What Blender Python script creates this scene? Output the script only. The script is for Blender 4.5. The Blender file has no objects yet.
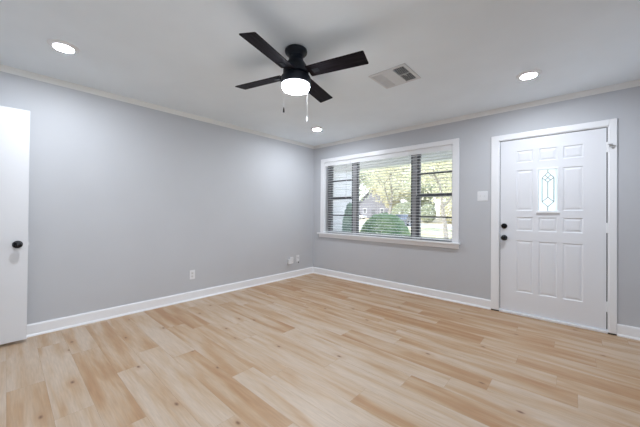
import bpy, bmesh, math, random
from mathutils import Vector, Matrix
PI = math.pi
C = bpy.context.scene.collection
sc = bpy.context.scene

# ------------------------------------------------------------------ camera
YAW, PITCH, ROLL = 0.732635, 0.007138, 0.008349
cam = bpy.data.cameras.new('camera'); cam_o = bpy.data.objects.new('camera', cam); C.objects.link(cam_o)
fw = Vector((-math.sin(YAW)*math.cos(PITCH), math.cos(YAW)*math.cos(PITCH), math.sin(PITCH)))
rt = Vector((math.cos(YAW), math.sin(YAW), 0)); up = rt.cross(fw)
r2 = rt*math.cos(ROLL) + up*math.sin(ROLL); u2 = -rt*math.sin(ROLL) + up*math.cos(ROLL)
M = Matrix((r2, u2, -fw)).transposed().to_4x4(); M.translation = Vector((3.7534, -3.98905, 1.17475))
cam_o.matrix_world = M
cam.sensor_width = 36; cam.lens = 283.132/640*36; cam.shift_y = -3.67/640; cam.clip_start = 0.02; cam.clip_end = 400
sc.camera = cam_o

# ------------------------------------------------------------------ world, sun, exposure
w = bpy.data.worlds.new('sky'); sc.world = w; w.use_nodes = True
nt = w.node_tree; nt.nodes.clear()
wo = nt.nodes.new('ShaderNodeOutputWorld'); bg = nt.nodes.new('ShaderNodeBackground')
tc = nt.nodes.new('ShaderNodeTexCoord'); sx = nt.nodes.new('ShaderNodeSeparateXYZ'); rp = nt.nodes.new('ShaderNodeValToRGB')
rp.color_ramp.elements[0].position = 0.0; rp.color_ramp.elements[0].color = (0.93, 0.97, 1.0, 1)
rp.color_ramp.elements[1].position = 0.7; rp.color_ramp.elements[1].color = (0.55, 0.72, 1.0, 1)
nt.links.new(tc.outputs['Generated'], sx.inputs[0]); nt.links.new(sx.outputs['Z'], rp.inputs[0])
nt.links.new(rp.outputs[0], bg.inputs['Color']); bg.inputs['Strength'].default_value = 2.4
nt.links.new(bg.outputs[0], wo.inputs[0])
sun = bpy.data.lights.new('sun', 'SUN'); sun.energy = 4.2; sun.angle = 0.02; sun.color = (1.0, 0.95, 0.86)
sun_o = bpy.data.objects.new('sun', sun); C.objects.link(sun_o)
sun_o.rotation_euler = (math.radians(48), 0, math.radians(-28)) # shines from behind the house on to the front yard
sc.view_settings.view_transform = 'Standard'; sc.view_settings.look = 'None'
sc.view_settings.exposure = 0.47; sc.view_settings.gamma = 1.0; sc.view_settings.use_curve_mapping = False
CAN_W, FAN_E, LENS_E = 12.5, 28.0, 12.0
LIGHT_COL = (0.885, 0.945, 1.03)
sc.cycles.max_bounces = 12; sc.cycles.diffuse_bounces = 6; sc.cycles.transparent_max_bounces = 24
sc.cycles.sample_clamp_indirect = 6.0; sc.cycles.caustics_reflective = False; sc.cycles.caustics_refractive = False
sc.cycles.use_denoising = True

# ------------------------------------------------------------------ materials
MATS = {}
def mat(name, col, rough=0.5, metal=0.0, bump=0.0, bscale=200.0, var=0.0, vscale=3.0, stretch=None, emit=None, spec=0.5, coat=0.0):
    if name in MATS: return MATS[name]
    m = bpy.data.materials.new(name); m.use_nodes = True; n = m.node_tree.nodes; l = m.node_tree.links
    b = n['Principled BSDF']; b.inputs['Roughness'].default_value = rough; b.inputs['Metallic'].default_value = metal
    b.inputs['Specular IOR Level'].default_value = spec; b.inputs['Coat Weight'].default_value = coat
    t = n.new('ShaderNodeTexCoord'); mp = n.new('ShaderNodeMapping'); l.new(t.outputs['Object'], mp.inputs[0])
    if stretch: mp.inputs['Scale'].default_value = stretch
    nz = n.new('ShaderNodeTexNoise'); nz.inputs['Scale'].default_value = vscale; nz.inputs['Detail'].default_value = 3
    l.new(mp.outputs[0], nz.inputs['Vector'])
    r = n.new('ShaderNodeValToRGB'); l.new(nz.outputs['Fac'], r.inputs[0])
    a = [max(0, c*(1-var)) for c in col]; c2 = [min(1, c*(1+var)) for c in col]
    r.color_ramp.elements[0].position = .35; r.color_ramp.elements[0].color = (*a, 1)
    r.color_ramp.elements[1].position = .65; r.color_ramp.elements[1].color = (*c2, 1)
    l.new(r.outputs[0], b.inputs['Base Color'])
    if bump:
        n2 = n.new('ShaderNodeTexNoise'); n2.inputs['Scale'].default_value = bscale; l.new(mp.outputs[0], n2.inputs['Vector'])
        bp = n.new('ShaderNodeBump'); bp.inputs['Strength'].default_value = bump; bp.inputs['Distance'].default_value = 0.002
        l.new(n2.outputs['Fac'], bp.inputs['Height']); l.new(bp.outputs[0], b.inputs['Normal'])
    if emit:
        b.inputs['Emission Color'].default_value = (*emit[0], 1); b.inputs['Emission Strength'].default_value = emit[1]
    MATS[name] = m; return m
wall_m = mat('grey_wall_paint', (0.538, 0.551, 0.578), .62, bump=.10, bscale=260, var=.008)
ceil_m = mat('white_ceiling_paint', (0.83, 0.89, 0.93), .8, bump=.15, bscale=180, var=.012)
crown_m = mat('cream_crown_paint', (0.80, 0.81, 0.80), .5)
trim_m = mat('white_trim_paint', (0.86, 0.87, 0.89), .32)
door_m = mat('white_door_paint', (0.78, 0.795, 0.83), .38)
door2_m = mat('white_flat_door_paint', (0.75, 0.76, 0.785), .42)
blind_m = mat('white_blind_vinyl', (0.82, 0.83, 0.84), .4)
cord_m = mat('white_cord', (0.6, 0.6, 0.6), .7)
frame_m = mat('dark_window_metal', (0.13, 0.135, 0.15), .45, metal=.2)
post_m = mat('grey_window_post', (0.46, 0.455, 0.47), .6)
black_m = mat('black_metal', (0.008, 0.008, 0.010), .22, metal=.4)
fanmetal_m = mat('matte_black_fan_metal', (0.007, 0.010, 0.016), .42, metal=.1, spec=.3)
blade_m = mat('dark_walnut_blade', (0.009, 0.0065, 0.010), .6, spec=.12, var=.7, vscale=9, stretch=(.5, 9, 1), bump=.2, bscale=50)
plate_m = mat('white_plastic_plate', (0.80, 0.81, 0.83), .3)
ivory_m = mat('offwhite_plastic', (0.72, 0.72, 0.73), .35)
slot_m = mat('dark_slot', (0.03, 0.03, 0.03), .6)
rubber_gap_m = mat('dark_weatherstrip_and_gap', (0.03, 0.03, 0.035), .8)
chrome_m = mat('brushed_nickel', (0.55, 0.55, 0.56), .3, metal=1)
vent_m = mat('white_vent_metal', (0.66, 0.67, 0.68), .45)
duct_shade_m = mat('dark_duct_shade', (0.03, 0.032, 0.035), .8)
lead_m = mat('grey_lead_came', (0.24, 0.235, 0.23), .6)
lens_m = mat('glowing_light_lens', (0.9, 0.9, 0.9), .5, emit=((0.95, 0.97, 1.0), LENS_E))
globe_m = mat('glowing_opal_glass', (0.9, 0.9, 0.9), .3, emit=(LIGHT_COL, FAN_E))

def thin_glass(name, tint, gloss=0.06):
    m = bpy.data.materials.new(name); m.use_nodes = True; n = m.node_tree.nodes; l = m.node_tree.links; n.clear()
    o = n.new('ShaderNodeOutputMaterial'); t = n.new('ShaderNodeBsdfTransparent'); g = n.new('ShaderNodeBsdfGlossy'); x = n.new('ShaderNodeMixShader')
    t.inputs[0].default_value = (*tint, 1); g.inputs['Roughness'].default_value = .02
    f = n.new('ShaderNodeFresnel'); f.inputs[0].default_value = 1.35
    l.new(f.outputs[0], x.inputs[0]); l.new(t.outputs[0], x.inputs[1]); l.new(g.outputs[0], x.inputs[2]); l.new(x.outputs[0], o.inputs[0])
    return m
glass_m = thin_glass('window_glass', (0.95, 0.95, 0.95))
def frosted():
    m = bpy.data.materials.new('frosted_door_glass'); m.use_nodes = True; n = m.node_tree.nodes; l = m.node_tree.links; n.clear()
    o = n.new('ShaderNodeOutputMaterial'); t = n.new('ShaderNodeBsdfTranslucent'); g = n.new('ShaderNodeBsdfTransparent'); x = n.new('ShaderNodeMixShader')
    v = n.new('ShaderNodeTexVoronoi'); v.inputs['Scale'].default_value = 60
    tcn = n.new('ShaderNodeTexCoord'); l.new(tcn.outputs['Object'], v.inputs['Vector'])
    bp = n.new('ShaderNodeBump'); bp.inputs['Strength'].default_value = .4; l.new(v.outputs['Distance'], bp.inputs['Height']); l.new(bp.outputs[0], t.inputs['Normal'])
    t.inputs[0].default_value = (.86, .90, .90, 1); x.inputs[0].default_value = .12
    l.new(t.outputs[0], x.inputs[1]); l.new(g.outputs[0], x.inputs[2]); l.new(x.outputs[0], o.inputs[0])
    return m
frost_m = frosted()
def leafmat(name, c1, c2, tr=.45):
    m = bpy.data.materials.new(name); m.use_nodes = True; n = m.node_tree.nodes; l = m.node_tree.links; n.clear()
    o = n.new('ShaderNodeOutputMaterial'); d = n.new('ShaderNodeBsdfDiffuse'); t = n.new('ShaderNodeBsdfTranslucent'); x = n.new('ShaderNodeMixShader')
    tcn = n.new('ShaderNodeTexCoord'); nz = n.new('ShaderNodeTexNoise'); nz.inputs['Scale'].default_value = 2.5; l.new(tcn.outputs['Object'], nz.inputs['Vector'])
    r = n.new('ShaderNodeValToRGB'); r.color_ramp.elements[0].position = .38; r.color_ramp.elements[1].position = .62
    r.color_ramp.elements[0].color = (*c1, 1); r.color_ramp.elements[1].color = (*c2, 1)
    l.new(nz.outputs['Fac'], r.inputs[0]); l.new(r.outputs[0], d.inputs[0]); l.new(r.outputs[0], t.inputs[0]); x.inputs[0].default_value = tr
    l.new(d.outputs[0], x.inputs[1]); l.new(t.outputs[0], x.inputs[2]); l.new(x.outputs[0], o.inputs[0])
    return m
leaf_yellow = leafmat('yellow_green_leaves', (0.60, 0.58, 0.42), (0.84, 0.80, 0.62))
leaf_green = leafmat('pale_green_leaves', (0.42, 0.46, 0.34), (0.66, 0.67, 0.50))
leaf_bush = leafmat('boxwood_leaves', (0.22, 0.36, 0.22), (0.42, 0.54, 0.32), .3)
leaf_teal = leafmat('teal_shrub_leaves', (0.22, 0.34, 0.28), (0.38, 0.50, 0.42), .3)
bark_m = mat('grey_bark', (0.30, 0.27, 0.24), .9, var=.3, vscale=12)

def floor_material():
    m = bpy.data.materials.new('light_oak_planks'); m.use_nodes = True; n = m.node_tree.nodes; l = m.node_tree.links
    b = n['Principled BSDF']
    at = n.new('ShaderNodeAttribute'); at.attribute_name = 'plank'          # r = tone, g/b = random shifts of the grain
    sp = n.new('ShaderNodeSeparateColor'); l.new(at.outputs['Color'], sp.inputs[0])
    t = n.new('ShaderNodeTexCoord')
    def mth(op, a, c=None):
        k = n.new('ShaderNodeMath'); k.operation = op
        for i, v in enumerate((a, c)):
            if v is None: continue
            if isinstance(v, (int, float)): k.inputs[i].default_value = v
            else: l.new(v, k.inputs[i])
        return k.outputs[0]
    off = n.new('ShaderNodeCombineXYZ'); l.new(mth('MULTIPLY', sp.outputs[1], 40), off.inputs[0]); l.new(mth('MULTIPLY', sp.outputs[2], 40), off.inputs[1])
    ad = n.new('ShaderNodeVectorMath'); ad.operation = 'ADD'; l.new(t.outputs['Object'], ad.inputs[0]); l.new(off.outputs[0], ad.inputs[1])
    def noise(scale, stretch, detail=3, dist=0.0):
        mp = n.new('ShaderNodeMapping'); mp.inputs['Scale'].default_value = stretch; l.new(ad.outputs[0], mp.inputs[0])
        z = n.new('ShaderNodeTexNoise'); z.inputs['Scale'].default_value = scale; z.inputs['Detail'].default_value = detail
        z.inputs['Distortion'].default_value = dist; l.new(mp.outputs[0], z.inputs['Vector']); return z.outputs['Fac'], mp
    broad, _ = noise(2.2, (0.55, 5.0, 1), 3, .4)
    fine, _ = noise(22, (0.35, 5.0, 1), 4)
    # tone = plank + broad grain drift
    tone = mth('ADD', sp.outputs[0], mth('MULTIPLY', mth('SUBTRACT', broad, .5), 2.2))
    r = n.new('ShaderNodeValToRGB'); l.new(tone, r.inputs[0]); e = r.color_ramp.elements
    e[0].position = 0.0; e[0].color = (0.570, 0.455, 0.350, 1)
    e[1].position = 1.0; e[1].color = (0.41, 0.225, 0.110, 1)
    k = e.new(.3); k.color = (0.535, 0.400, 0.280, 1); k = e.new(.62); k.color = (0.475, 0.310, 0.180, 1)
    # fine streaks
    fr = n.new('ShaderNodeMapRange'); l.new(fine, fr.inputs[0]); fr.inputs[1].default_value = .3; fr.inputs[2].default_value = .7
    fr.inputs[3].default_value = .90; fr.inputs[4].default_value = 1.07
    mx = n.new('ShaderNodeVectorMath'); mx.operation = 'SCALE'; l.new(r.outputs[0], mx.inputs[0]); l.new(fr.outputs[0], mx.inputs['Scale'])
    # knots
    mpk = n.new('ShaderNodeMapping'); mpk.inputs['Scale'].default_value = (1.0, 2.0, 1); l.new(ad.outputs[0], mpk.inputs[0])
    v = n.new('ShaderNodeTexVoronoi'); v.voronoi_dimensions = '2D'; v.inputs['Scale'].default_value = 1.75; l.new(mpk.outputs[0], v.inputs['Vector'])
    jit, _ = noise(30, (1, 1, 1), 2)
    dist = mth('ADD', v.outputs['Distance'], mth('MULTIPLY', jit, .03))
    sc2 = n.new('ShaderNodeSeparateColor'); l.new(v.outputs['Color'], sc2.inputs[0]); sel = mth('GREATER_THAN', sc2.outputs[0], .45)
    kr = n.new('ShaderNodeMapRange'); l.new(dist, kr.inputs[0]); kr.inputs[1].default_value = .026; kr.inputs[2].default_value = .060
    kr.inputs[3].default_value = .85; kr.inputs[4].default_value = 0
    halo = n.new('ShaderNodeMapRange'); l.new(dist, halo.inputs[0]); halo.inputs[1].default_value = .03; halo.inputs[2].default_value = .17
    halo.inputs[3].default_value = .5; halo.inputs[4].default_value = 0
    m1 = n.new('ShaderNodeMix'); m1.data_type = 'RGBA'; l.new(mth('MULTIPLY', halo.outputs[0], sel), m1.inputs['Factor']); l.new(mx.outputs[0], m1.inputs['A']); m1.inputs['B'].default_value = (0.42, 0.24, 0.12, 1)
    m2 = n.new('ShaderNodeMix'); m2.data_type = 'RGBA'; l.new(mth('MULTIPLY', kr.outputs[0], sel), m2.inputs['Factor']); l.new(m1.outputs['Result'], m2.inputs['A']); m2.inputs['B'].default_value = (0.17, 0.08, 0.04, 1)
    l.new(m2.outputs['Result'], b.inputs['Base Color'])
    rr = n.new('ShaderNodeMapRange'); l.new(fine, rr.inputs[0]); rr.inputs[3].default_value = .36; rr.inputs[4].default_value = .48
    l.new(rr.outputs[0], b.inputs['Roughness'])
    bp = n.new('ShaderNodeBump'); bp.inputs['Strength'].default_value = .08; bp.inputs['Distance'].default_value = .001; l.new(fine, bp.inputs['Height']); l.new(bp.outputs[0], b.inputs['Normal'])
    return m
floor_m = floor_material()
sub_m = mat('plank_joint', (0.30, 0.20, 0.13), .8)

# ------------------------------------------------------------------ helpers
def box(bm, a, b):
    x0, y0, z0 = a; x1, y1, z1 = b
    if x0 > x1: x0, x1 = x1, x0
    if y0 > y1: y0, y1 = y1, y0
    if z0 > z1: z0, z1 = z1, z0
    v = [bm.verts.new(p) for p in ((x0,y0,z0),(x1,y0,z0),(x1,y1,z0),(x0,y1,z0),(x0,y0,z1),(x1,y0,z1),(x1,y1,z1),(x0,y1,z1))]
    for f in ((0,3,2,1),(4,5,6,7),(0,1,5,4),(1,2,6,5),(2,3,7,6),(3,0,4,7)): bm.faces.new([v[i] for i in f])
    return v
def prism(bm, prof, axis, a, b):
    """profile of 2-D points extruded along axis ('x' or 'y' or 'z') from a to b"""
    def P(p, t):
        return {'x': (t, p[0], p[1]), 'y': (p[0], t, p[1]), 'z': (p[0], p[1], t)}[axis]
    A = [bm.verts.new(P(p, a)) for p in prof]; B = [bm.verts.new(P(p, b)) for p in prof]
    n = len(prof)
    for i in range(n): bm.faces.new((A[i], A[(i+1) % n], B[(i+1) % n], B[i]))
    bm.faces.new(A); bm.faces.new(B[::-1])
def lathe(bm, prof, seg=32, mtx=None, closed=True):
    """profile [(radius, height)] turned about z; mtx moves it"""
    rings = []
    for r, z in prof:
        if r < 1e-6: rings.append([bm.verts.new((0, 0, z))])
        else: rings.append([bm.verts.new((r*math.cos(2*PI*i/seg), r*math.sin(2*PI*i/seg), z)) for i in range(seg)])
    for A, B in zip(rings, rings[1:]):
        for i in range(seg):
            j = (i+1) % seg
            if len(A) == 1 and len(B) == 1: continue
            if len(A) == 1: bm.faces.new((A[0], B[i], B[j]))
            elif len(B) == 1: bm.faces.new((A[i], A[j], B[0]))
            else: bm.faces.new((A[i], A[j], B[j], B[i]))
    if closed:
        for R_ in (rings[0], rings[-1]):
            if len(R_) > 1: bm.faces.new(R_)
    if mtx is not None: bmesh.ops.transform(bm, matrix=mtx, verts=[v for R_ in rings for v in R_])
def tube(bm, pts, r, seg=8):
    pts = [Vector(p) for p in pts]; rs = r if isinstance(r, (list, tuple)) else [r]*len(pts); rings = []
    for i, p in enumerate(pts):
        d = (pts[min(i+1, len(pts)-1)] - pts[max(i-1, 0)]).normalized()
        a = d.orthogonal().normalized(); b = d.cross(a)
        if rings:   # keep rings aligned
            a = (pa - d*pa.dot(d)).normalized(); b = d.cross(a)
        pa = a
        rings.append([bm.verts.new(p + (a*math.cos(2*PI*k/seg) + b*math.sin(2*PI*k/seg))*rs[i]) for k in range(seg)])
    for A, B in zip(rings, rings[1:]):
        for k in range(seg): bm.faces.new((A[k], A[(k+1) % seg], B[(k+1) % seg], B[k]))
    bm.faces.new(rings[0][::-1]); bm.faces.new(rings[-1])
def obj(name, bm, m, parent=None, loc=(0, 0, 0), smooth=False, bevel=0.0, seg=2):
    bmesh.ops.recalc_face_normals(bm, faces=bm.faces[:])
    me = bpy.data.meshes.new(name); bm.to_mesh(me); bm.free()
    for x in (m if isinstance(m, list) else [m]): me.materials.append(x)
    o = bpy.data.objects.new(name, me); C.objects.link(o); o.location = loc
    if parent: o.parent = parent
    if smooth:
        for p in me.polygons: p.use_smooth = True
        es = o.modifiers.new('edges', 'EDGE_SPLIT'); es.split_angle = math.radians(40)
    if bevel:
        b = o.modifiers.new('bevel', 'BEVEL'); b.width = bevel; b.segments = seg; b.limit_method = 'ANGLE'
    return o
def tag(o, label=None, cat=None, group=None, kind=None):
    if label: o['label'] = label
    if cat: o['category'] = cat
    if group: o['group'] = group
    if kind: o['kind'] = kind
    return o
def thing(name, label, cat, loc=(0, 0, 0), rz=0, group=None, kind=None):
    o = bpy.data.objects.new(name, None); C.objects.link(o); o.location = loc; o.rotation_euler = (0, 0, rz); o.empty_display_size = .1
    return tag(o, label, cat, group, kind)
def part(name, m, parent, *boxes, bevel=0.0):
    bm = bmesh.new()
    for a, b in boxes: box(bm, a, b)
    return obj(name, bm, m, parent, bevel=bevel)
def struct(name, label, cat, m, *boxes, bevel=0.0):
    return tag(part(name, m, None, *boxes, bevel=bevel), label, cat, kind='structure')
def copy_tree(o, parent=None):
    c = o.copy(); C.objects.link(c); c.parent = parent
    for ch in [k for k in bpy.data.objects if k.parent == o]: copy_tree(ch, c)
    return c

# ------------------------------------------------------------------ room shell
RX, RY, H = 4.27, -4.62, 2.44
WT = 0.16
BX0, BX1 = -4.45, -2.55      # added glazed opening for daylight in the right wall (its two y positions)
WX0, WX1, WZ0, WZ1 = 0.275, 2.545, 0.785, 2.092     # window opening
DX0, DX1, DZ1 = 3.072, 4.004, 2.052                   # front door opening
struct('wall_left', 'light grey painted wall on the left behind the open white door', 'wall', wall_m, ((-WT, RY-WT, -.1), (0, WT, H)))
struct('wall_right', 'light grey painted wall beside the camera, right of the front door', 'wall', wall_m, ((RX, RY-WT, -.1), (RX+WT, BX0, H)), ((RX, BX1, -.1), (RX+WT, WT, H)), ((RX, BX0, 2.10), (RX+WT, BX1, H)), ((RX, BX0, -.1), (RX+WT, BX1, .05)))
struct('wall_back', 'light grey painted wall holding the window and the front door', 'wall', wall_m,
       ((0, 0, -.1), (WX0, WT, H)), ((WX0, 0, -.1), (WX1, WT, WZ0-.02)), ((WX0, 0, WZ1), (WX1, WT, H)), ((WX1, 0, -.1), (DX0, WT, H)),
       ((DX0, 0, DZ1), (DX1, WT, H)), ((DX1, 0, -.1), (RX, WT, H)))
HX0, HX1 = 0.10, 0.90
struct('wall_front', 'light grey painted wall behind the camera', 'wall', wall_m,
       ((0, RY-WT, -.1), (HX0, RY, H)), ((HX0, RY-WT, 2.05), (HX1, RY, H)), ((HX1, RY-WT, -.1), (RX, RY, H)),
       ((HX0-.1, RY-WT-1.1, -.1), (HX1+.1, RY-WT-1.0, H)), ((HX0-.2, RY-WT-1.1, -.1), (HX0-.1, RY-WT, H)), ((HX1+.1, RY-WT-1.1, -.1), (HX1+.2, RY-WT, H)))
struct('ceiling', 'flat white painted ceiling with the fan and recessed lights', 'ceiling', ceil_m, ((-WT, RY-WT-1.1, H), (RX+WT, WT, H+.25)))

# floor: individual planks (length 1.22 m, 178 mm wide) with their own tones, one mesh
bm = bmesh.new(); lay = bm.loops.layers.float_color.new('plank')
rnd = random.Random(11)
PW, PL, Y0 = 0.178, 1.22, -1.302
# row index k: y in [Y0+k*PW, Y0+(k+1)*PW]; known joint position and known tones by plank start
ROWS = {  # k: (joint_x, {plank_no_counted_from_joint: tone})
    0: (3.41, {0: .80, -1: .30, -2: .35}), 1: (3.12, {0: .30, -1: .85, -2: .35, -3: .7}), 2: (2.66, {0: .68, -1: .30, -2: .75, 1: .45}),
    3: (3.62, {-1: .62, 0: .35, -2: .30, -3: .75}), 4: (2.1, {0: .6, -1: .45}), 5: (1.5, {0: .35, 1: .7, -1: .55}), 6: (2.9, {-1: .5, -2: .6, 0: .4}),
    -1: (1.22, {-1: .72, 0: .55, 1: .25}), -2: (2.55, {0: .35, -1: .2, -2: .45}), -3: (2.10, {0: .74, -1: .15, -2: .35, 1: .3}), -4: (3.1, {0: .35, -1: .22, -2: .55}),
    -5: (1.66, {-1: .80, 0: .15, 1: .72, -2: .4}), -6: (2.35, {0: .10, -1: .35, -2: .3}), -7: (2.72, {0: .62, -1: .15, -2: .3}),
    -8: (0.93, {-1: .85, 0: .45, 1: .12}), -9: (1.95, {-1: .68, -2: .90, 0: .05, 1: .3}), -10: (1.37, {0: .62, -1: .18, 1: .3}),
    -11: (2.30, {0: .2, -1: .15, -2: .42}), -12: (1.30, {-1: .74, 0: .25, 1: .3}), -13: (1.94, {-1: .82, -2: .3, 0: .1}),
    -14: (1.60, {-1: .22, 0: .3, -2: .5}), -15: (1.05, {0: .70, -1: .30}), -16: (1.7, {-1: .3}), -17: (0.9, {})}
g = .0004
k = -19
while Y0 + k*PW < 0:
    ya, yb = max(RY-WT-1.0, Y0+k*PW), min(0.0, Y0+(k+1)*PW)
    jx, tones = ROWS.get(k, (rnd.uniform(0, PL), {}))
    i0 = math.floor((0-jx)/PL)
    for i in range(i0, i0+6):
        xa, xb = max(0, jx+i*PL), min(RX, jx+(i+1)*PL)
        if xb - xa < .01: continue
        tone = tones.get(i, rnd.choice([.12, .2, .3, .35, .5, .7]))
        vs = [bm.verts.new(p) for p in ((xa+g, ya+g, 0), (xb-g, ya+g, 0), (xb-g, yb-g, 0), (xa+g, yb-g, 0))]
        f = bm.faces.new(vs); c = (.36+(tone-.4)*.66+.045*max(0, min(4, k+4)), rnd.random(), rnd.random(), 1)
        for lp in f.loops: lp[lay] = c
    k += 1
while Y0 + k*PW < -RY: break
n_pl = len(bm.faces)
box(bm, (-WT, RY-WT-1.1, -.10), (RX+WT, WT, -.0012))
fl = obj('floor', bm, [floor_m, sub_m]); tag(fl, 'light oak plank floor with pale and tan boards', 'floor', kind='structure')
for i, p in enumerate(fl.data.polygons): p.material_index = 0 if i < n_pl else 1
# far rows below the loop start (hall beyond the open door) are covered by the sub floor

# baseboards and shoe moulding
def base_prof(s):  # distance from wall, z
    return [(0, 0), (s*.027, 0), (s*.026, .010), (s*.019, .018), (s*.015, .020), (s*.014, .100), (s*.009, .111), (0, .113)]
bm = bmesh.new(); prism(bm, base_prof(1), 'y', RY, 0); tag(obj('baseboard_left', bm, trim_m), 'white baseboard along the left wall', 'baseboard', kind='structure')
bm = bmesh.new()
for a, b in ((0, 2.993), (4.06, RX)): prism(bm, base_prof(-1), 'x', a, b)
tag(obj('baseboard_back', bm, trim_m), 'white baseboard along the window and door wall', 'baseboard', kind='structure')
bm = bmesh.new(); [prism(bm, [(RX-a, z) for a, z in base_prof(1)], 'y', *yy) for yy in ((RY, BX0), (BX1, 0))]; tag(obj('baseboard_right', bm, trim_m), 'white baseboard along the right wall beside the camera', 'baseboard', kind='structure')
# crown mouldings
def crown(s): return [(0, H), (0, 2.388), (s*.006, 2.386), (s*.010, 2.398), (s*.018, 2.415), (s*.030, 2.430), (s*.032, H)]
bm = bmesh.new(); prism(bm, crown(1), 'y', RY, 0); tag(obj('trim_1', bm, crown_m), 'narrow off-white crown moulding above the left wall', 'crown moulding', kind='structure')
bm = bmesh.new(); prism(bm, crown(-1), 'x', 0, RX); tag(obj('trim_2', bm, crown_m), 'narrow off-white crown moulding above the window and door', 'crown moulding', kind='structure')
bm = bmesh.new(); prism(bm, [(RX-a, z) for a, z in crown(1)], 'y', RY, 0); tag(obj('trim_3', bm, crown_m), 'narrow off-white crown moulding above the right wall', 'crown moulding', kind='structure')

# ------------------------------------------------------------------ window
win = thing('window_1', 'wide three-part front window with white casing and blinds', 'window', (0, 0, 0), kind='structure')
cy = -.018
part('window_casing', trim_m, win, ((.190, cy, .785), (WX0, 0, 2.160)), ((WX1, cy, .785), (2.624, 0, 2.160)), ((WX0, cy, WZ1), (WX1, 0, 2.160)), bevel=.003)
part('window_jamb', trim_m, win, ((WX0-.001, .001, WZ0), (WX0+.012, WT-.01, WZ1)), ((WX1-.012, .001, WZ0), (WX1+.001, WT-.01, WZ1)), ((WX0, .001, WZ1-.012), (WX1, WT-.01, WZ1+.001)))
part('window_sill', trim_m, win, ((.140, -.058, .762), (2.645, 0, .785)), ((WX0, 0, .762), (WX1, WT-.01, .785)), bevel=.004)
part('window_apron', trim_m, win, ((.160, -.020, .703), (2.625, 0, .762)), bevel=.003)
M1, M2 = (.862, .938), (1.945, 2.000)
for a, b in (M1, M2): part('window_post', post_m, win, ((a, .085, WZ0), (b, .150, WZ1-.012)))
def sash(x0, x1, hung, sl=.022):
    z0, z1 = WZ0, WZ1-.012; ya, yb = .095, .120
    fr = [((x0, ya-.008, z0), (x0+sl, yb+.02, z1)), ((x1-.022, ya-.008, z0), (x1, yb+.02, z1)), ((x0, ya, z1-.03), (x1, yb+.02, z1)), ((x0, ya, z0), (x1, yb+.02, z0+.035))]
    if hung:
        mid = 1.425
        fr += [((x0, ya-.006, mid-.024), (x1, yb+.012, mid+.024))]
        for z in ((mid+z1)/2-.01, (mid+z0)/2+.01): fr += [((x0+.03, ya+.006, z-.010), (x1-.03, yb, z+.010))]
        s = part('double_hung_sash' if hung else 'picture_sash', frame_m, win, *fr)
        part('glass', glass_m, s, ((x0+.02, .108, z0+.02), (x1-.02, .110, mid-.02)), ((x0+.02, .118, mid+.02), (x1-.02, .120, z1-.02)))
    else:
        s = part('picture_sash', frame_m, win, *fr); part('glass', glass_m, s, ((x0+.02, .110, z0+.02), (x1-.02, .112, z1-.02)))
sash(WX0+.012, M1[0], True, .085); sash(M1[1], M2[0], False); sash(M2[1], WX1-.012, True, .055)

def blind(x0, x1, label, wand_x):
    t = thing('window_blind', label, 'blind', ((x0+x1)/2, .034, WZ1-.012), group=None)
    L = (x1-x0)/2 - .002; o = lambda z: z-(WZ1-.012)
    part('headrail', blind_m, t, ((-L, -.020, -.040), (L, .030, -.001)))
    part('valance', blind_m, t, ((-L-.001, -.034, -.060), (L+.001, -.026, -.001)), bevel=.002)
    bm = bmesh.new(); z = -.070; n = 0; zb = o(.835)
    while z > zb:
        # gently crowned slat 50 mm deep
        prof = [(-.025, z-.0015), (0, z+.0012), (.025, z-.0015), (.025, z-.0040), (0, z-.0015), (-.025, z-.0040)]
        prism(bm, prof, 'x', -L+.002, L-.002); z -= .0432
    obj('slats', bm, blind_m, t)
    part('bottom_rail', blind_m, t, ((-L+.002, -.026, o(.800)), (L-.002, .026, o(.818))), bevel=.003)
    bm = bmesh.new()
    xs = [-L+.09, L-.09] if L < .4 else [-L+.11, 0, L-.11]
    for x in xs:
        for y in (-.0265, .0265): tube(bm, [(x, y, -.04), (x, y, o(.81))], .0011, 5)
    obj('ladder_cord', bm, cord_m, t)
    bm = bmesh.new(); tube(bm, [(wand_x, -.036, -.055), (wand_x, -.037, -.60)], .0042, 6); tube(bm, [(wand_x, -.037, -.60), (wand_x, -.037, -.66)], .006, 6)
    obj('tilt_wand', bm, cord_m, t)
blind(WX0+.012, .868, 'white slatted blind on the left double-hung window', .20)
blind(.872, 1.928, 'wide white slatted blind on the middle picture window', -.505)
blind(1.932, WX1-.012, 'white slatted blind on the right double-hung window beside the door', -.185)

# added glazed opening in the unseen right wall, put there to let daylight in
pd = thing('added_daylight_opening', 'wide glazed opening added in the unseen right wall to let daylight in', 'patio door', (0, 0, 0), kind='structure')
bm_ = (BX0+BX1)/2
part('frame', trim_m, pd, ((RX+.04, BX0, .05), (RX+.12, BX0+.06, 2.10)), ((RX+.04, BX1-.06, .05), (RX+.12, BX1, 2.10)), ((RX+.04, BX0, 2.04), (RX+.12, BX1, 2.10)), ((RX+.04, BX0, .05), (RX+.12, BX1, .11)), ((RX+.04, bm_-.04, .11), (RX+.12, bm_+.04, 2.04)))
part('glass', glass_m, pd, ((RX+.08, BX0+.05, .10), (RX+.085, bm_-.03, 2.05)), ((RX+.08, bm_+.03, .10), (RX+.085, BX1-.05, 2.05)))

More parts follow.
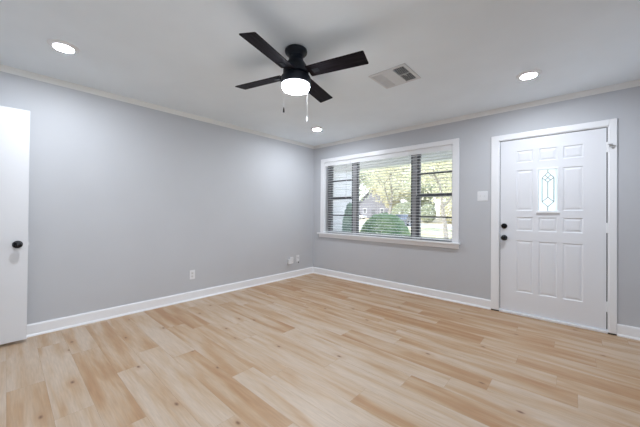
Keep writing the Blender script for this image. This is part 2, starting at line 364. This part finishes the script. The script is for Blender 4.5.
# ------------------------------------------------------------------ front door
door = thing('door_1', 'white panelled front door with a small leaded glass pane', 'door', (0, 0, 0), kind='structure')
SX0, SX1, SZ0, SZ1, FY = 3.086, 3.988, .030, 2.038, .008
cols = [(3.245, 3.402), (3.452, 3.612), (3.658, 3.820)]
rows = [(.265, .862), (.975, 1.132), (1.208, 1.675), (1.765, 1.903)]
bm = bmesh.new()
xs = [SX0] + [v for c in cols for v in c] + [SX1]; zs = [SZ0] + [v for r in rows for v in r] + [SZ1]
def q(a, b, c, d): bm.faces.new([bm.verts.new(p) for p in (a, b, c, d)])
def rect(x0, z0, x1, z1, y): return [(x0, y, z0), (x1, y, z0), (x1, y, z1), (x0, y, z1)]
for i in range(len(xs)-1):
    for j in range(len(zs)-1):
        x0, x1, z0, z1 = xs[i], xs[i+1], zs[j], zs[j+1]
        if i % 2 == 1 and j % 2 == 1:
            if i == 3 and j == 5: continue                           # the glazed opening
            steps = [(0, FY), (.008, FY+.007), (.015, FY+.007), (.032, FY+.002)]
            for (a, ya), (b, yb) in zip(steps, steps[1:]):
                A = rect(x0+a, z0+a, x1-a, z1-a, ya); B = rect(x0+b, z0+b, x1-b, z1-b, yb)
                for m_ in range(4): q(A[m_], A[(m_+1) % 4], B[(m_+1) % 4], B[m_])
            q(*rect(x0+.032, z0+.032, x1-.032, z1-.032, FY+.002))
        else: q(*rect(x0, z0, x1, z1, FY))
BY = FY+.044
gx0, gx1, gz0, gz1 = cols[1][0], cols[1][1], rows[2][0], rows[2][1]
for a, b in (((SX0, SZ0), (SX1, SZ0)), ((SX1, SZ0), (SX1, SZ1)), ((SX1, SZ1), (SX0, SZ1)), ((SX0, SZ1), (SX0, SZ0)), ((gx0, gz0), (gx1, gz0)), ((gx1, gz0), (gx1, gz1)), ((gx1, gz1), (gx0, gz1)), ((gx0, gz1), (gx0, gz0))):
    q((a[0], FY, a[1]), (b[0], FY, b[1]), (b[0], BY, b[1]), (a[0], BY, a[1]))
for x0, z0, x1, z1 in ((SX0, SZ0, gx0, SZ1), (gx1, SZ0, SX1, SZ1), (gx0, SZ0, gx1, gz0), (gx0, gz1, gx1, SZ1)): q(*rect(x0, z0, x1, z1, BY))
bmesh.ops.remove_doubles(bm, verts=bm.verts[:], dist=1e-5)
slab = obj('door_slab', bm, door_m, door)
gf = part('glass_frame', trim_m, door, ((3.438, -.002, 1.180), (3.452, FY+.012, 1.684)), ((3.612, -.002, 1.180), (3.626, FY+.012, 1.684)), ((3.452, -.002, 1.664), (3.612, FY+.012, 1.684)), ((3.432, -.010, 1.182), (3.632, FY+.012, 1.204)), bevel=.002)
part('frosted_glass', frost_m, gf, ((3.450, .026, 1.200), (3.614, .030, 1.668)))
bm = bmesh.new()
U = lambda u: 3.456+u*.152
V = lambda v: 1.660-v*.452
def came(pts):
    for a, b in zip(pts, pts[1:]): tube(bm, [(U(a[0]), .023, V(a[1])), (U(b[0]), .023, V(b[1]))], .0040, 6)
came([(.5, .06), (.84, .19), (.84, .78), (.5, .90), (.17, .78), (.17, .19), (.5, .06)])
came([(.17, .19), (.5, .30), (.84, .19)]); came([(.17, .78), (.5, .67), (.84, .78)]); came([(.5, .30), (.5, .67)]); came([(.5, .0), (.5, .06)]); came([(.5, .90), (.5, 1.0)])
came([(.33, .125), (.66, .25)]); came([(.66, .125), (.33, .25)])
obj('leaded_came', bm, lead_m, gf)
part('door_casing', trim_m, door, ((2.992, cy, .012), (DX0, 0, 2.112)), ((DX1, cy, .012), (4.060, 0, 2.112)), ((DX0, cy, DZ1-.001), (DX1, 0, 2.112)), bevel=.004)
part('door_jamb', trim_m, door, ((DX0, -.010, .0), (DX0+.008, WT, DZ1)), ((DX1-.008, -.010, .0), (DX1, WT, DZ1)), ((DX0, -.010, DZ1-.008), (DX1, WT, DZ1)))
part('weatherstrip', rubber_gap_m, door, ((DX0+.008, .030, .03), (SX0+.006, .060, SZ1+.006)), ((SX1-.006, .030, .03), (DX1-.008, .060, SZ1+.006)), ((DX0+.008, .030, SZ1-.006), (DX1-.008, .060, DZ1-.008)))
part('threshold', trim_m, door, ((DX0+.008, -.022, 0), (DX1-.008, WT, .024)), bevel=.004)
part('casing_gap_shade', rubber_gap_m, door, ((2.998, -.016, 0), (DX0+.008, 0, .011)), ((DX1-.008, -.016, 0), (4.054, 0, .011)))  # dark strips stand in for the shaded gap under the casing
def handle(parent, x, z, prof, name, y=FY):
    bm = bmesh.new(); lathe(bm, prof, 28, Matrix.Translation((x, y, z)) @ Matrix.Rotation(PI/2, 4, 'X'))
    return obj(name, bm, black_m, parent, smooth=True)
KNOB = [(.0, 0), (.032, 0), (.033, .004), (.029, .008), (.014, .010), (.011, .014), (.011, .026), (.017, .031), (.025, .037), (.0285, .046), (.027, .055), (.020, .061), (.010, .064), (0, .0645)]
BOLT = [(.0, 0), (.031, 0), (.032, .006), (.029, .014), (.020, .018), (.012, .019), (.011, .023), (0, .024)]
tag(handle(door, 3.127, .884, KNOB, 'door_knob'), 'black round knob')
db = handle(door, 3.127, 1.024, BOLT, 'deadbolt'); tag(db, 'black deadbolt')
part('thumb_turn', black_m, db, ((3.124, FY-.034, 1.010), (3.130, FY-.020, 1.038)), bevel=.002)
for z in (1.842, 1.039, .259):
    bm = bmesh.new(); tube(bm, [(3.998, -.0085, z-.05), (3.998, -.0085, z+.05)], .0075, 10); box(bm, (3.984, FY-.004, z-.05), (3.995, FY+.001, z+.05)); box(bm, (3.998, -.0205, z-.05), (4.012, -.010, z+.05))
    obj('hinge', bm, trim_m, door)
bm = bmesh.new(); box(bm, (4.004, -.024, 1.835), (4.030, -.018, 1.868)); tube(bm, [(3.996, -.022, 1.866), (4.022, -.030, 1.850), (4.050, -.036, 1.843)], .004, 8)
lathe(bm, [(0, 0), (.009, 0), (.010, .008), (0, .010)], 12, Matrix.Translation((4.022, -.028, 1.836)) @ Matrix.Rotation(PI/2, 4, 'X'))
obj('door_guard_latch', bm, chrome_m, door)

# ------------------------------------------------------------------ open white door against the left wall
d2 = thing('door_2', 'plain white open door standing against the left wall', 'door', (.112, RY+.03, 0), kind='structure')
dl = -3.850 - (RY+.03)
d2.rotation_euler = (0, 0, math.radians(-.8))
part('door_slab', door2_m, d2, ((-.017, 0, .026), (.018, dl, 2.052)), bevel=.0015)
for s, n_ in ((1, 'door_knob'), (-1, 'door_knob')):
    bm = bmesh.new(); lathe(bm, KNOB, 28, Matrix.Translation((.018*s if s > 0 else -.017, dl-.064, .868)) @ Matrix.Rotation(s*PI/2, 4, 'Y'))
    obj(n_, bm, black_m, d2, smooth=True)
part('latch', chrome_m, d2, ((-.010, dl, .840), (.011, dl+.002, .896)), ((-.005, dl, .861), (.006, dl+.011, .876)))
for z in (.25, 1.03, 1.82):
    bm = bmesh.new(); tube(bm, [(-.022, -.004, z-.045), (-.022, -.004, z+.045)], .006, 8); box(bm, (-.0175, -.001, z-.045), (.012, .0005, z+.045)); obj('hinge', bm, chrome_m, d2)
tr = struct('trim_4', 'white casing around the doorway behind the camera', 'door casing', trim_m, ((HX1, RY, 0), (HX1+.07, RY+.016, 2.12)), ((.03, RY, 2.05), (HX1, RY+.016, 2.12)), ((.032, RY, 0), (HX0-.004, RY+.016, 2.05)))

# ------------------------------------------------------------------ switch plate and outlets
sw = thing('light_switch', 'white double light switch plate between the window and front door', 'light switch', (2.897, 0, 1.389))
part('cover_plate', plate_m, sw, ((-.058, -.006, -.059), (.058, 0, .059)), bevel=.003)
for x in (-.023, .023):
    r_ = part('toggle', ivory_m, sw, ((x-.005, -.012, -.010), (x+.005, -.005, .010)), bevel=.001)
def outlet(loc, label):
    t = thing('wall_outlet', label, 'outlet', loc)
    part('cover_plate', plate_m, t, ((0, -.036, -.059), (.005, .036, .059)), bevel=.002)
    for z in (-.021, .021):
        f = part('receptacle', ivory_m, t, ((.005, -.016, z-.014), (.0065, .016, z+.014)), bevel=.002)
        part('slot', slot_m, f, ((.0064, -.0075, z-.004), (.0068, -.0050, z+.006)), ((.0064, .0050, z-.004), (.0068, .0075, z+.006)), ((.0064, -.002, z-.010), (.0068, .002, z-.007)))
    return t
outlet((0, -2.330, .332), 'white wall outlet alone on the left wall above the baseboard')
outlet((0, -.560, .308), 'white wall outlet near the room corner with an adapter plugged in')
t = thing('plug_adapter', 'small white plug-in adapter on the outlet near the corner', 'adapter', (.0066, -.622, .290))
part('housing', plate_m, t, ((0, -.050, -.036), (.038, .034, .044)), bevel=.005)
part('prong', chrome_m, t, ((-.0001, .044, .02), (.002, .050, .03)), ((-.0001, .034, .02), (.002, .044, .022)))
t = thing('cable_plate', 'white cable wall plate with a short dangling connector, nearest the corner', 'cable plate', (0, -.415, .325))
part('cover_plate', plate_m, t, ((0, -.037, -.059), (.005, .037, .059)), bevel=.002)
bm = bmesh.new(); lathe(bm, [(0, 0), (.008, 0), (.008, .006), (.0055, .007), (.0055, .022), (0, .022)], 10, Matrix.Translation((.005, 0, .012)) @ Matrix.Rotation(PI/2, 4, 'Y')); obj('jack', bm, chrome_m, t)
bm = bmesh.new(); tube(bm, [(.026, 0, .012), (.036, .002, .006), (.038, .004, -.012), (.030, .004, -.040), (.024, .004, -.058)], .0045, 8); obj('cable_stub', bm, plate_m, t, smooth=True)
bm = bmesh.new(); tube(bm, [(.024, .004, -.056), (.021, .004, -.082)], .0065, 8); obj('connector', bm, slot_m, t, smooth=True)

# ------------------------------------------------------------------ recessed lights
def recessed(x, y, label):
    t = thing('recessed_light', label, 'ceiling light', (x, y, H), group='round recessed lights in the ceiling')
    bm = bmesh.new(); lathe(bm, [(.066, -.012), (.074, -.008), (.090, -.006), (.096, 0), (.066, 0)], 40); obj('trim_ring', bm, ceil_white, t, smooth=True)
    bm = bmesh.new(); lathe(bm, [(0, -.0130), (.060, -.0125), (.0665, -.0100), (.0665, -.002), (0, -.002)], 40); obj('lens', bm, lens_m, t, smooth=True)
    L = bpy.data.lights.new('recessed_lamp', 'AREA'); L.shape = 'DISK'; L.size = .12; L.energy = CAN_W; L.color = LIGHT_COL
    o = bpy.data.objects.new('recessed_lamp', L); C.objects.link(o); o.parent = t; o.location = (0, 0, -.018); o.visible_camera = True
    return t
ceil_white = mat('white_light_trim', (.82, .83, .84), .4)
for x, y, l in ((.81, -3.70, 'round recessed ceiling light near the left wall, above the open white door'), (3.44, -.82, 'round recessed ceiling light in front of the front door'),
                (.835, -.83, 'round recessed ceiling light near the far room corner'), (3.44, -3.70, 'unseen round recessed ceiling light added above the camera')):  # fourth light is out of view, added to complete the grid and give light
    recessed(x, y, l)

# ------------------------------------------------------------------ ceiling vent
vx0, vx1, vy0, vy1 = 2.325, 2.683, -1.745, -1.400
v = thing('ceiling_vent', 'square white metal air vent in the ceiling right of the fan', 'air vent', ((vx0+vx1)/2, (vy0+vy1)/2, H))
wx, wy = (vx1-vx0)/2, (vy1-vy0)/2
ix0, ix1, iy = -.160, .148, .140   # inner field
part('frame', vent_m, v, ((-wx, -wy, -.007), (ix0, wy, 0)), ((ix1, -wy, -.007), (wx, wy, 0)), ((ix0, -wy, -.007), (ix1, -iy, 0)), ((ix0, iy, -.007), (ix1, wy, 0)), ((-.062, -iy, -.009), (.050, iy, 0)), ((ix0, -.006, -.008), (ix1, .006, 0)), bevel=.002)
part('duct_shade_sheet', duct_shade_m, v, ((ix0, -iy, -.0015), (ix1, iy, -.0005)))  # flat dark sheet stands in for the shade inside the vent
for a, b, s in ((ix0, -.062, -1), (.050, ix1, 1)):
    bm = bmesh.new(); n = 8
    for i in range(n):
        x = a + (b-a)*(i+.5)/n; dx, dz = (.0055*1, .008)
        if s < 0:   # blades turned to face the door side: they read as light strips
            pr = [(x-.006, -.0095), (x+.0045, -.002), (x+.0055, -.003), (x-.005, -.0105)]
        else:       # blades turned away, open towards the door side
            pr = [(x-.0010, -.0018), (x+.0003, -.0018), (x+.0028, -.0100), (x+.0016, -.0100)]
        for ya, yb in ((-iy, -.006), (.006, iy)): prism(bm, pr, 'y', ya, yb)
    obj('louver_bank', bm, vent_m, v)
bm = bmesh.new(); box(bm, (.095, -.004, -.016), (.115, .0, -.008)); tube(bm, [(.105, -.002, -.012), (.120, -.002, -.024)], .003, 6); obj('damper_lever', bm, vent_m, v)

# ------------------------------------------------------------------ ceiling fan
FX, FYY = 2.131, -2.481
fan = thing('ceiling_fan', 'black four-blade ceiling fan with a glowing white drum light', 'ceiling fan', (FX, FYY, H))
bm = bmesh.new(); lathe(bm, [(0, 0), (.078, 0), (.086, -.006), (.088, -.016), (.086, -.026), (.080, -.034), (.066, -.040), (.060, -.050), (0, -.050)], 40); obj('canopy', bm, fanmetal_m, fan, smooth=True)
bm = bmesh.new(); lathe(bm, [(0, -.045), (.056, -.045), (.056, -.085), (.064, -.095), (.080, -.120), (.096, -.150), (.100, -.165), (.100, -.188), (0, -.188)], 40); obj('motor_housing', bm, fanmetal_m, fan, smooth=True)
bm = bmesh.new(); lathe(bm, [(0, -.186), (.075, -.186), (.078, -.206), (.112, -.216), (.1165, -.224), (.117, -.266), (.113, -.276), (0, -.276)], 48); obj('light_fitter', bm, fanmetal_m, fan, smooth=True)
bm = bmesh.new(); lathe(bm, [(0, -.277), (.104, -.277), (.108, -.281), (.109, -.290), (.104, -.306), (.098, -.314), (.086, -.319), (.058, -.322), (0, -.323)], 48); obj('glass_drum', bm, globe_m, fan, smooth=True)
BZ = 2.248 - H
def blade():
    bm = bmesh.new()
    r0, r1, w0, w1, th = .112, .568, .058, .067, .006
    out = [(r0, -w0), (r0+.012, -w0-.002), (r1-.006, -w1), (r1, -w1+.006), (r1, w1-.006), (r1-.006, w1), (r0+.012, w0+.002), (r0, w0)]
    prism(bm, out, 'z', -th/2, th/2)
    return bm
b0 = obj('blade', blade(), blade_m, fan, bevel=.0012)
bm = bmesh.new()   # blade iron
prism(bm, [(.070, -.020), (.120, -.016), (.140, -.034), (.205, -.030), (.215, -.018), (.215, .018), (.205, .030), (.140, .034), (.120, .016), (.070, .020)], 'z', .0032, .0075)
prism(bm, [(.148, -.022), (.200, -.018), (.200, .018), (.148, .022)], 'z', -.0065, -.0032)
for x, y in ((.160, -.012), (.160, .012), (.188, 0)): lathe(bm, [(0, -.0085), (.004, -.0078), (.0045, -.0062), (0, -.0062)], 10, Matrix.Translation((x, y, 0)))
i0 = obj('blade_iron', bm, fanmetal_m, b0)
PITCH_B = math.radians(-11.3)
for kk in range(4):
    ang = math.radians(15.5) + kk*PI/2
    if kk == 0: b_, i_ = b0, i0
    else:
        b_ = b0.copy(); C.objects.link(b_); b_.parent = fan; i_ = i0.copy(); C.objects.link(i_); i_.parent = b_
    b_.location = (0, 0, BZ); b_.rotation_mode = 'QUATERNION'
    b_.rotation_quaternion = (Matrix.Rotation(ang, 4, 'Z') @ Matrix.Rotation(PITCH_B, 4, 'X')).to_quaternion()
# pull chains: fastened to the back of the light fitter
rtv, fwv = Vector((math.cos(YAW), math.sin(YAW), 0)), Vector((-math.sin(YAW), math.cos(YAW), 0))
def chain(lat, dep, z_end, fob_m, name, fl_):
    p = rtv*lat + fwv*dep
    bm = bmesh.new(); a = rtv*lat*.86 + fwv*dep*.86
    tube(bm, [(a.x, a.y, -.268), (p.x, p.y, -.272), (p.x, p.y, -.290), (p.x, p.y, z_end+.02-H)], .0006 if fob_m is plate_m else .0004, 5)
    c_ = obj(name, bm, cord_m if fob_m is not black_m else post_m, fan)
    bm = bmesh.new(); lathe(bm, [(0, .024), (.004, .022), (.006, .008), (.0075, -.010), (.0055, -.018), (0, -.020)], 12, Matrix.Translation((p.x, p.y, z_end-H))); tag(obj('pull_fob', bm, fob_m, c_, smooth=True), fl_)
chain(-.101, .068, 1.990, black_m, 'pull_chain', 'black pull fob')
chain(.086, .092, 1.925, plate_m, 'pull_chain', 'white pull fob')

# ------------------------------------------------------------------ outside: the porch and front yard
GZ = -.42
grass_m = mat('lawn_grass', (0.46, 0.45, 0.28), .95, var=.35, vscale=1.2, bump=.5, bscale=40)
conc_m = mat('pale_concrete', (0.62, 0.60, 0.56), .85, var=.06, vscale=2)
asph_m = mat('grey_asphalt', (0.42, 0.41, 0.40), .9, var=.1, vscale=2)
soffit_m = mat('porch_paint', (0.80, 0.80, 0.80), .6)
siding_m = mat('white_painted_siding', (0.70, 0.68, 0.70), .7, var=.04, vscale=2)
roof_m = mat('grey_roof_shingles', (0.36, 0.36, 0.39), .9, var=.2, vscale=2)
struct('added_patio', 'unseen pale concrete slab added outside the right wall to bounce daylight in', 'added_patio', conc_m, ((RX+WT, RY-6, GZ-.3), (RX+9, .1, -.08)))  # added out of view, reflects daylight up to the ceiling
struct('lawn', 'front lawn outside the window', 'lawn', grass_m, ((-120, WT+.02, GZ-.3), (60, 26, GZ)))
struct('driveway', 'pale concrete driveway crossing the front lawn', 'driveway', conc_m, ((-14.2, 5, GZ), (-10.6, 26, GZ+.03)))
struct('street', 'pale street beyond the front lawn', 'street', conc_m, ((-120, 26, GZ-.3), (60, 37, GZ-.02)))
tan_m = mat('dry_tan_lawn', (0.44, 0.38, 0.26), .95, var=.3, vscale=.6)
struct('far_lawn', 'dry tan lawn across the street', 'lawn', tan_m, ((-160, 37, GZ-.3), (90, 180, GZ)))
struct('porch_floor', 'concrete porch floor outside the front door', 'porch', conc_m, ((-.9, WT, GZ), (5.2, 1.55, -.06)))
struct('porch_ceiling', 'pale porch ceiling and beam above the window', 'porch ceiling', soffit_m, ((-1.0, WT, 2.40), (2.9, 2.15, 2.52)), ((-1.0, 1.85, 2.235), (2.9, 1.98, 2.40)))
# white side wing of the house with lap siding, seen through the left pane
wing = thing('house_wing', 'white siding wall of the house seen through the left window', 'building', (-1.15, .2, GZ))
bm = bmesh.new(); z = 0
while z < 2.75: prism(bm, [(-.10, z), (.012, z), (.000, z+.16), (-.10, z+.16)], 'y', 0, 2.75); z += .16
obj('siding', bm, siding_m, wing); part('corner_board', soffit_m, wing, ((-.12, 2.75, 0), (.022, 2.85, 2.82))); part('roof_edge', soffit_m, wing, ((-.12, 0, 2.82), (.10, 2.95, 2.95)))

def leaves(bm, c, n, rad, size, rn, shell=0.0):
    for _ in range(n):
        while True:
            p = Vector((rn.uniform(-1, 1), rn.uniform(-1, 1), rn.uniform(-1, 1)))
            if shell < p.length <= 1: break
        p = Vector((p.x*rad[0], p.y*rad[1], p.z*rad[2])) + Vector(c)
        a = Vector((rn.gauss(0, 1), rn.gauss(0, 1), rn.gauss(0, 1))).normalized(); b = a.orthogonal().normalized(); s = size*rn.uniform(.6, 1.3)
        bm.faces.new([bm.verts.new(p+v_) for v_ in (a*s, b*s*.45, -a*s, -b*s*.45)])
def shrub(name, label, loc, rad, m, n, size, seed):
    rn = random.Random(seed)
    t = thing(name, label, 'shrub', loc)
    bm = bmesh.new(); leaves(bm, (0, 0, rad[2]), n, rad, size, rn, .80)
    obj('foliage', bm, m, t)
    bm = bmesh.new()
    for i in range(9):
        a = rn.uniform(0, 2*PI); e = Vector((math.cos(a)*rad[0]*.6, math.sin(a)*rad[1]*.6, rad[2]*rn.uniform(1.0, 1.6)))
        tube(bm, [(0, 0, 0), e*.5+Vector((0, 0, -.1)), e], [.02, .012, .005], 5)
    obj('stems', bm, bark_m, t)
shrub('boxwood_bush', 'rounded green boxwood bush below the middle window', (-.06, 2.85, GZ), (.72, .60, .79), leaf_bush, 9500, .038, 3)
shrub('tall_shrub', 'upright blue-green shrub beside the white side wall', (-.52, 1.92, GZ), (.20, .20, .92), leaf_teal, 4200, .04, 5)

def tree(label, loc, height, crown_r, leafm, nleaf, size, seed, crown_z=.62, spread=1.0):
    rn = random.Random(seed)
    t = thing('yard_tree', label, 'tree', loc, group='trees in the yards outside the window')
    bm = bmesh.new(); tips = []
    def branch(p, d, L, r, depth):
        pts = [p]; q_ = p
        for i in range(3):
            d = (d + Vector((rn.uniform(-.18, .18), rn.uniform(-.18, .18), rn.uniform(-.05, .15)))).normalized(); q_ = q_ + d*L/3; pts.append(q_)
        tube(bm, pts, [r, r*.85, r*.7, r*.5], 5)
        tips.append(q_)
        if depth == 0: return
        for i in range(3 if depth > 1 else 2):
            a = rn.uniform(0, 2*PI); sd = d.orthogonal().normalized(); sd = Matrix.Rotation(a, 3, d) @ sd
            branch(pts[-1 if i else 2], (d*.75+sd*.75*spread).normalized(), L*.66, r*.52, depth-1)
    branch(Vector((0, 0, 0)), Vector((0, 0, 1)), height*.42, height*.022, 3)
    obj('trunk', bm, bark_m, t)
    bm = bmesh.new()
    use = [p for p in tips if p.z > height*.3]
    per = max(1, nleaf // max(1, len(use)))
    for p in use: leaves(bm, p, per, (crown_r*.34, crown_r*.34, crown_r*.28), size, rn)
    obj('foliage', bm, leafm, t)
    return t
tree('spreading yellow-leaved tree seen through the right window', (-1.9, 13.5, GZ), 7.0, 3.6, leaf_yellow, 5200, .10, 1)
tree('bare-branched tree in the middle of the picture window', (-8.4, 18.0, GZ), 8.0, 3.2, leaf_yellow, 3000, .11, 2)
tree('pale green tree behind the bush at left of the picture window', (-15.5, 24.0, GZ), 9.5, 4.5, leaf_green, 5200, .17, 8)
tree('yellow-green tree behind the right window post', (-4.5, 25.5, GZ-.1), 9.0, 3.6, leaf_green, 5200, .15, 4)
tree('distant pale green tree left of the grey gabled house', (-48, 62, GZ), 17.0, 8.0, leaf_green, 5200, .34, 6)
tree('distant yellow tree right of the grey gabled house', (-27, 60, GZ), 16.0, 8.5, leaf_yellow, 5200, .34, 7)
tree('distant pale tree at far right of the right window', (-12, 66, GZ), 17.0, 8.5, leaf_green, 9000, .46, 9)
tree('distant yellow-green tree across the street seen through the right window', (-19, 74, GZ), 18.0, 9, leaf_yellow, 9000, .48, 10)

tree('low pale green tree across the street at left of the right window', (-17.5, 52, GZ), 8.5, 4.5, leaf_green, 9000, .34, 12)
tree('low yellow tree across the street in the lower right window', (-9.0, 45, GZ), 8.5, 4.5, leaf_yellow, 9000, .34, 13)
tree('low yellow-green tree right of the white car', (-21.5, 44, GZ), 8.0, 4.0, leaf_yellow, 9000, .32, 14)

shrub('yard_shrub', 'wide rounded shrub across the street at left of the right window', (-17.6, 41.5, GZ), (2.4, 1.6, 1.7), leaf_green, 2600, .20, 21)
shrub('yard_shrub', 'wide rounded shrub across the street in the middle of the right window', (-13.6, 41.0, GZ), (1.2, 1.2, 1.5), leaf_green, 1800, .18, 22)
shrub('yard_shrub', 'wide rounded shrub across the street at right of the right window', (-9.9, 41.0, GZ), (1.9, 1.5, 1.9), leaf_yellow, 2400, .20, 23)

# house with grey gable far across the street
def house(label, x, y, w_, d_, ze, za, wallm):
    t = thing('neighbor_house', label, 'house', (x, y, GZ))
    bm = bmesh.new(); prism(bm, [(-w_/2, 0), (w_/2, 0), (w_/2, ze), (0, za-.25), (-w_/2, ze)], 'y', 0, d_); obj('walls', bm, wallm, t)
    bm = bmesh.new()
    for s in (-1, 1): prism(bm, [(0, za-.2), (s*(w_/2+.5), ze-.55), (s*(w_/2+.5), ze-.25), (0, za+.1)], 'y', -.5, d_+.5)
    obj('roof', bm, roof_m, t)
    for xx in (-w_*.28, w_*.28):
        wd = part('window', trim_m, t, ((xx-.55, -.06, 1.3), (xx+.55, .01, 2.7))); part('pane', frame_m, wd, ((xx-.45, -.07, 1.4), (xx+.45, -.055, 2.6)))
    dr = part('door', frame_m, t, ((-.5, -.05, .2), (.5, .01, 2.3)))
    return t
grey_siding = mat('grey_house_siding', (0.22, 0.22, 0.25), .8)
house('grey gabled house far across the street in the middle window', -36.4, 62, 9.5, 4, 4.2, 8.2, grey_siding)

# parked cars
def car(label, loc, rz, col, seed):
    pm = mat('car_paint_'+seed, col, .25, metal=.3, coat=.6); tyre = mat('tyre_rubber', (.02, .02, .02), .8); gl = mat('car_glass', (.03, .035, .04), .08)
    t = thing('parked_car', label, 'car', loc, rz)
    bm = bmesh.new(); prism(bm, [(-2.2, .30), (-1.75, .22), (1.8, .22), (2.2, .32), (2.22, .62), (2.05, .78), (1.15, .92), (-1.95, .98), (-2.2, .85)], 'y', -.86, .86)
    obj('body', bm, pm, t, bevel=.06, seg=3)
    bm = bmesh.new(); prism(bm, [(-1.75, .95), (1.12, .90), (.45, 1.38), (.1, 1.44), (-1.0, 1.44), (-1.35, 1.38)], 'y', -.76, .76); obj('cabin', bm, pm, t, bevel=.06, seg=3)
    bm = bmesh.new()
    for s in (-1, 1):
        for q_ in ([(-1.42, .99), (-.42, .97), (-.42, 1.34), (-1.12, 1.34)], [(-.34, .97), (.78, .95), (.28, 1.34), (-.34, 1.34)]): prism(bm, q_, 'y', s*.755, s*.768)
    prism(bm, [(1.06, .95), (.50, 1.35), (.53, 1.37), (1.10, .97)], 'y', -.66, .66); prism(bm, [(-1.66, .99), (-1.33, 1.33), (-1.36, 1.35), (-1.70, 1.01)], 'y', -.66, .66)
    obj('windows', bm, gl, t)
    for x in (-1.35, 1.38):
        for s in (-1, 1):
            bm = bmesh.new(); lathe(bm, [(0, -.1), (.24, -.1), (.32, -.08), (.33, 0), (.32, .08), (.24, .1), (0, .1)], 20, Matrix.Translation((x, s*.80, .33)) @ Matrix.Rotation(PI/2, 4, 'X')); w_ = obj('wheel', bm, tyre, t)
            bm = bmesh.new(); lathe(bm, [(0, 0), (.20, 0), (.20, .012), (0, .03)], 16, Matrix.Translation((x, s*.90, .33)) @ Matrix.Rotation(-s*PI/2, 4, 'X')); obj('hubcap', bm, chrome_m, w_)
    for x, y in ((2.12, .6), (2.12, -.6)): part('headlight', trim_m, t, ((x, y-.16, .62), (x+.1, y+.16, .74)))
    return t
car('blue-grey car parked beyond the lawn beside the right window post', (-12.1, 29.8, GZ-.02), PI/2+.1, (.11, .125, .15), 'blue_grey')
car('white car parked across the street left of the middle pane', (-33.2, 49.5, GZ), 0.1, (.75, .76, .78), 'white')
